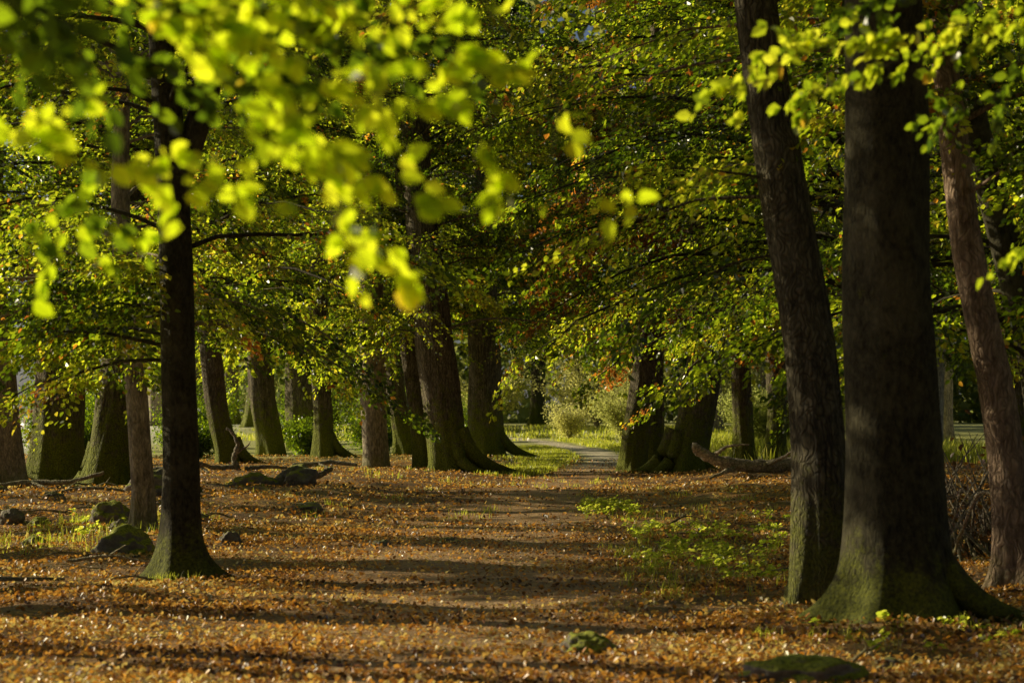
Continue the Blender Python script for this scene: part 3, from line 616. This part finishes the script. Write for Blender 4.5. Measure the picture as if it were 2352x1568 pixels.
# ------------------------------------------------------------------ dead wood
def deadwood(name, lines, label, mat=M_deadwood, s=9):
    parts = []; o0 = np.array(lines[0][0][0]); base = np.array([o0[0], o0[1], float(gh(o0[0], o0[1]))])
    for pl, r0, r1 in lines:
        pl = np.array(pl, float); pl[:, 2] += gh(pl[:, 0], pl[:, 1]); pl -= base
        q = np.linspace(0, len(pl)-1, 6*len(pl)); c = np.stack([np.interp(q, np.arange(len(pl)), pl[:, i]) for i in range(3)], -1)
        ker = np.ones(5)/5; cc = np.stack([np.convolve(np.pad(c[:, i], 2, 'edge'), ker, 'valid') for i in range(3)], -1)
        cc += rg.normal(0, .12*min(r0, .08), cc.shape)
        parts.append(tubes(cc[None], (np.linspace(r0, r1, len(cc))*(1+rg.normal(0, .06, len(cc))))[None], s))
    V, Qd = join(parts); o = add_obj(name, build_mesh(name, V, Qd, [mat], True), None, tuple(base))
    o['label'] = label; o['category'] = 'dead wood'; return o
deadwood('fallen_log', [([(3.95, 53, .75), (4.3, 53, .5), (4.8, 53, .28), (5.6, 53, .2), (6.3, 53.2, .32), (7.4, 53.4, .26)], .12, .17), ([(4.9, 53, .2), (4.6, 52.5, .12), (4.2, 52.3, .02)], .07, .02), ([(5.5, 53, .2), (5.9, 52.6, .42), (6.2, 52.3, .6)], .06, .015), ([(4.4, 53, .5), (4.7, 52.8, .7), (5.2, 52.7, .72)], .05, .012), ([(6.2, 53.1, .3), (6.5, 52.8, .1), (6.9, 52.5, .04)], .06, .02)], 'grey gnarled fallen log with broken branches beside an oak')
deadwood('fallen_branch', [([(-6.2, 55, .0), (-6.35, 55, .25), (-6.2, 55, .55), (-6.35, 55, .85), (-6.5, 55, 1.0)], .08, .02), ([(-6.3, 55, .1), (-6.8, 55, .12), (-7.1, 54.8, .3), (-7.0, 54.8, .12), (-6.8, 54.6, .02)], .06, .03), ([(-6.1, 55, .03), (-5.6, 55, .12), (-5.1, 55.2, .1)], .06, .03), ([(-6.25, 55, .4), (-6.0, 55, .55), (-5.95, 55, .65)], .03, .01)], 'curved dead branch sticking up from the ground')
deadwood('fallen_branch', [([(-4.3, 48, .05), (-3.8, 48.3, .2), (-3.6, 48.5, .32)], .08, .05)], 'short broken log leaning by boulders')
deadwood('fallen_branch', [([(-9.5, 43, .05), (-8.6, 43.2, .12), (-7.9, 43, .2), (-7.2, 43, .3)], .06, .03), ([(-8.6, 43.2, .12), (-8.2, 42.8, .08)], .04, .02)], 'grey dead branch lying by old oaks')
deadwood('fallen_branch', [([(-7.8, 40, .03), (-7, 40.1, .1), (-6.2, 40, .04)], .04, .02)], 'thin dead branch on leaf litter')
deadwood('fallen_branch', [([(-5.5, 60, .1), (-4.5, 60.2, .2), (-3.8, 60, .1)], .07, .04), ([(-4.8, 60, .15), (-4.4, 59.5, .05)], .03, .015)], 'dead branch lying in front of trunks')
deadwood('fallen_branch', [([(2.0, 14.4, .02), (2.1, 14.3, .14), (2.05, 14.2, .2)], .012, .004), ([(2.1, 14.3, .12), (2.2, 14.4, .17)], .006, .003)], 'small twig poking out of fallen leaves')
deadwood('fallen_branch', [([(-5.2, 21.3, .03), (-4.6, 21.2, .1), (-3.9, 21.4, .05)], .03, .015), ([(-4.7, 21.2, .08), (-4.5, 21, .16)], .012, .005)], 'rotting branch among fallen leaves')
for i in range(22):
    a = rg.uniform(-.5, .5)+(pi if i % 2 else 0); l = rg.uniform(.4, 1.3); yq = rg.uniform(21, 50)
    xq = -rg.uniform(.11, .19)*yq if i % 4 else rg.uniform(.03, .1)*yq+.8
    c0 = np.array([xq, yq, .03]); c1 = c0+np.array([math.cos(a)*l*.5, math.sin(a)*l*.5, rg.uniform(.02, .12)]); c2 = c0+np.array([math.cos(a)*l, math.sin(a)*l, .02])
    deadwood('fallen_branch', [([tuple(c0), tuple(c1), tuple(c2)], .012+.01*l, .005), ([tuple(c1), tuple(c1+np.array([.2*l, -.2, .1]))], .008, .003)], 'thin crooked twig lying on fallen leaves', s=6)['group'] = 'twigs on the woodland floor'
rg = np.random.default_rng(44); ln_ = []
for i in range(150):
    a = rg.uniform(0, 6.28); c0 = np.array([5.1+rg.normal(0, .6), 26+rg.normal(0, .8), 0]); l = rg.uniform(.5, 1.4)
    ln_.append(([tuple(c0), tuple(c0+np.array([math.cos(a)*l*.5, math.sin(a)*l*.5, rg.uniform(.3, 1.0)])), tuple(c0+np.array([math.cos(a)*l, math.sin(a)*l, rg.uniform(.1, 1.4)]))], rg.uniform(.008, .03), .003))
bo = deadwood('brush_pile', ln_, 'tangled pile of dead twigs and dry brown leaves', s=5)
n = 900; P = np.stack([rg.normal(0, .7, n), rg.normal(0, .7, n), np.abs(rg.normal(.3, .45, n))], -1)
V, Qd = leaf_geo(P, rg.normal(0, 1, (n, 3)), rg.normal(0, 1, (n, 3)), rg.uniform(.05, .1, n))
add_obj('dry_leaves', build_mesh('dry_leaves', V, Qd, [M_litter], False, {'rnd': np.repeat(rg.uniform(0, .4, n), 6), 'shade': np.ones(n*6)*.7}), bo)
bo['category'] = 'brush pile'

# ------------------------------------------------------------------ bushes in the clearing
def bush(x, y, w, h, seed, label, n=16000, warm=.6, ls=1., mat=None):
    rg = np.random.default_rng(seed); e = bpy.data.objects.new('bush', None); COL.objects.link(e); e.location = (x, y, float(gh(x, y)))
    m = 60; az = rg.uniform(0, 6.28, m); ll = rg.uniform(.5, 1, m); t = np.linspace(0, 1, 6)
    sp = w*.5*ll; hh = h*rg.uniform(.5, 1.05, m)
    SP = np.stack([np.cos(az)[:, None]*sp[:, None]*t**1.3, np.sin(az)[:, None]*sp[:, None]*t**1.3, hh[:, None]*(t*1.5-.5*t**2)], -1)
    V, Qd = tubes(SP, np.repeat((.025*(1-.8*t))[None], m, 0), 4); add_obj('stems', build_mesh('stems', V, Qd, [M_deadwood], True), e)
    si = rg.integers(0, m, n); tq = rg.uniform(.2, 1, n)
    fi = tq*5; i = np.minimum(fi.astype(int), 4); w_ = (fi-i)[:, None]
    P = SP[si, i]*(1-w_)+SP[si, i+1]*w_+rg.normal(0, .16, (n, 3))
    V, Qd = leaf_quad(P, rg.normal(0, 1, (n, 3)), rg.normal(0, .6, (n, 3))+np.array([-.6, .4, .6]), rg.uniform(.05, .1, n)*ls)
    add_obj('foliage', build_mesh('foliage', V, Qd, [mat or M_leaf], False, {'rnd': np.repeat(np.clip(rg.normal(warm, .15, n), 0, .94), 4), 'shade': np.repeat(rg.uniform(.9, 1.15, n), 4)}), e)
    e['label'] = label; e['category'] = 'bush'; e['group'] = 'bushes in the clearing'
M_bush = leaf_mat('hazy_bush_leaf', [(0, (.12, .15, .05)), (1, (.36, .34, .12))], [(0, (.5, .6, .13)), (1, (1, .94, .30))], 0.55, .5, .02)  # haze over the clearing put into lighter leaf colours
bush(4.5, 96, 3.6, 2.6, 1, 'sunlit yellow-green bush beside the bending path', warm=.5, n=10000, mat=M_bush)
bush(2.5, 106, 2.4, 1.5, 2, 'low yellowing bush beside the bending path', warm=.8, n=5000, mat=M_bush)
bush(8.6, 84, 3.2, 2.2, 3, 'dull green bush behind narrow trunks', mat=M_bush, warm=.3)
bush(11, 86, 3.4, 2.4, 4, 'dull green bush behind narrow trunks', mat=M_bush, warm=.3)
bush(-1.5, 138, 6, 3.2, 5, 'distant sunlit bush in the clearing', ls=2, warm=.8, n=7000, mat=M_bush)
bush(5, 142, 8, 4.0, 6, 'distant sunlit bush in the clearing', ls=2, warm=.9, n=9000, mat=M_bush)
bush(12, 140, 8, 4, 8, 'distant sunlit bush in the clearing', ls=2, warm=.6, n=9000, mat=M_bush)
for i, (x, y, w_, h_) in enumerate([(-11.5, 90, 4.2, 2.6), (-5.2, 95, 3.6, 2.2), (-13.5, 74, 3.4, 2.0), (-8.4, 98, 4.0, 2.4), (-3.2, 103, 3.0, 2.0), (-15.5, 84, 3.4, 2.4), (-10.3, 80, 2.6, 1.7), (-1.6, 114, 3.0, 1.8), (-9.2, 70, 2.4, 1.1), (-6.5, 77, 2.4, 1.0), (-4.5, 80, 2.2, 1.0), (-11.8, 64, 2.4, 1.3)]):
    bush(x, y, w_, h_, 11+i, 'dark green bush behind oak trunks', warm=.25, n=9000)

# ------------------------------------------------------------------ light, world, camera
az = (-.905, .425); el = math.radians(22)
sd = Vector((az[0]*math.cos(el), az[1]*math.cos(el), math.sin(el))).normalized()
sun = bpy.data.lights.new('sun', 'SUN'); sun.energy = 5.0; sun.angle = math.radians(.5); sun.color = (1, .88, .58)
so = bpy.data.objects.new('sun', sun); COL.objects.link(so); so.rotation_euler = (-sd).to_track_quat('-Z', 'Y').to_euler(); so.location = (-20, 10, 20)
w = bpy.data.worlds.new('World'); scene.world = w; w.use_nodes = True; nt = w.node_tree
sky = nt.nodes.new('ShaderNodeTexSky'); sky.sky_type = 'NISHITA'; sky.sun_disc = False; sky.sun_elevation = el
sky.sun_rotation = math.atan2(sd.x, sd.y); sky.dust_density = 1.5; sky.air_density = .5
bg = nt.nodes['Background']; bg.inputs[1].default_value = .05; nt.links.new(sky.outputs[0], bg.inputs[0])

cam = bpy.data.cameras.new('camera'); co = bpy.data.objects.new('camera', cam); COL.objects.link(co); scene.camera = co
co.location = (0, 0, 1.5); co.rotation_euler = (math.radians(90+1.71), 0, 0)
cam.lens = 85; cam.sensor_width = 36; cam.clip_end = 2000; cam.clip_start = .1
cam.dof.use_dof = True; cam.dof.focus_distance = 38; cam.dof.aperture_fstop = 4.0
scene.view_settings.view_transform = 'Standard'; scene.view_settings.look = 'None'; scene.view_settings.exposure = 0
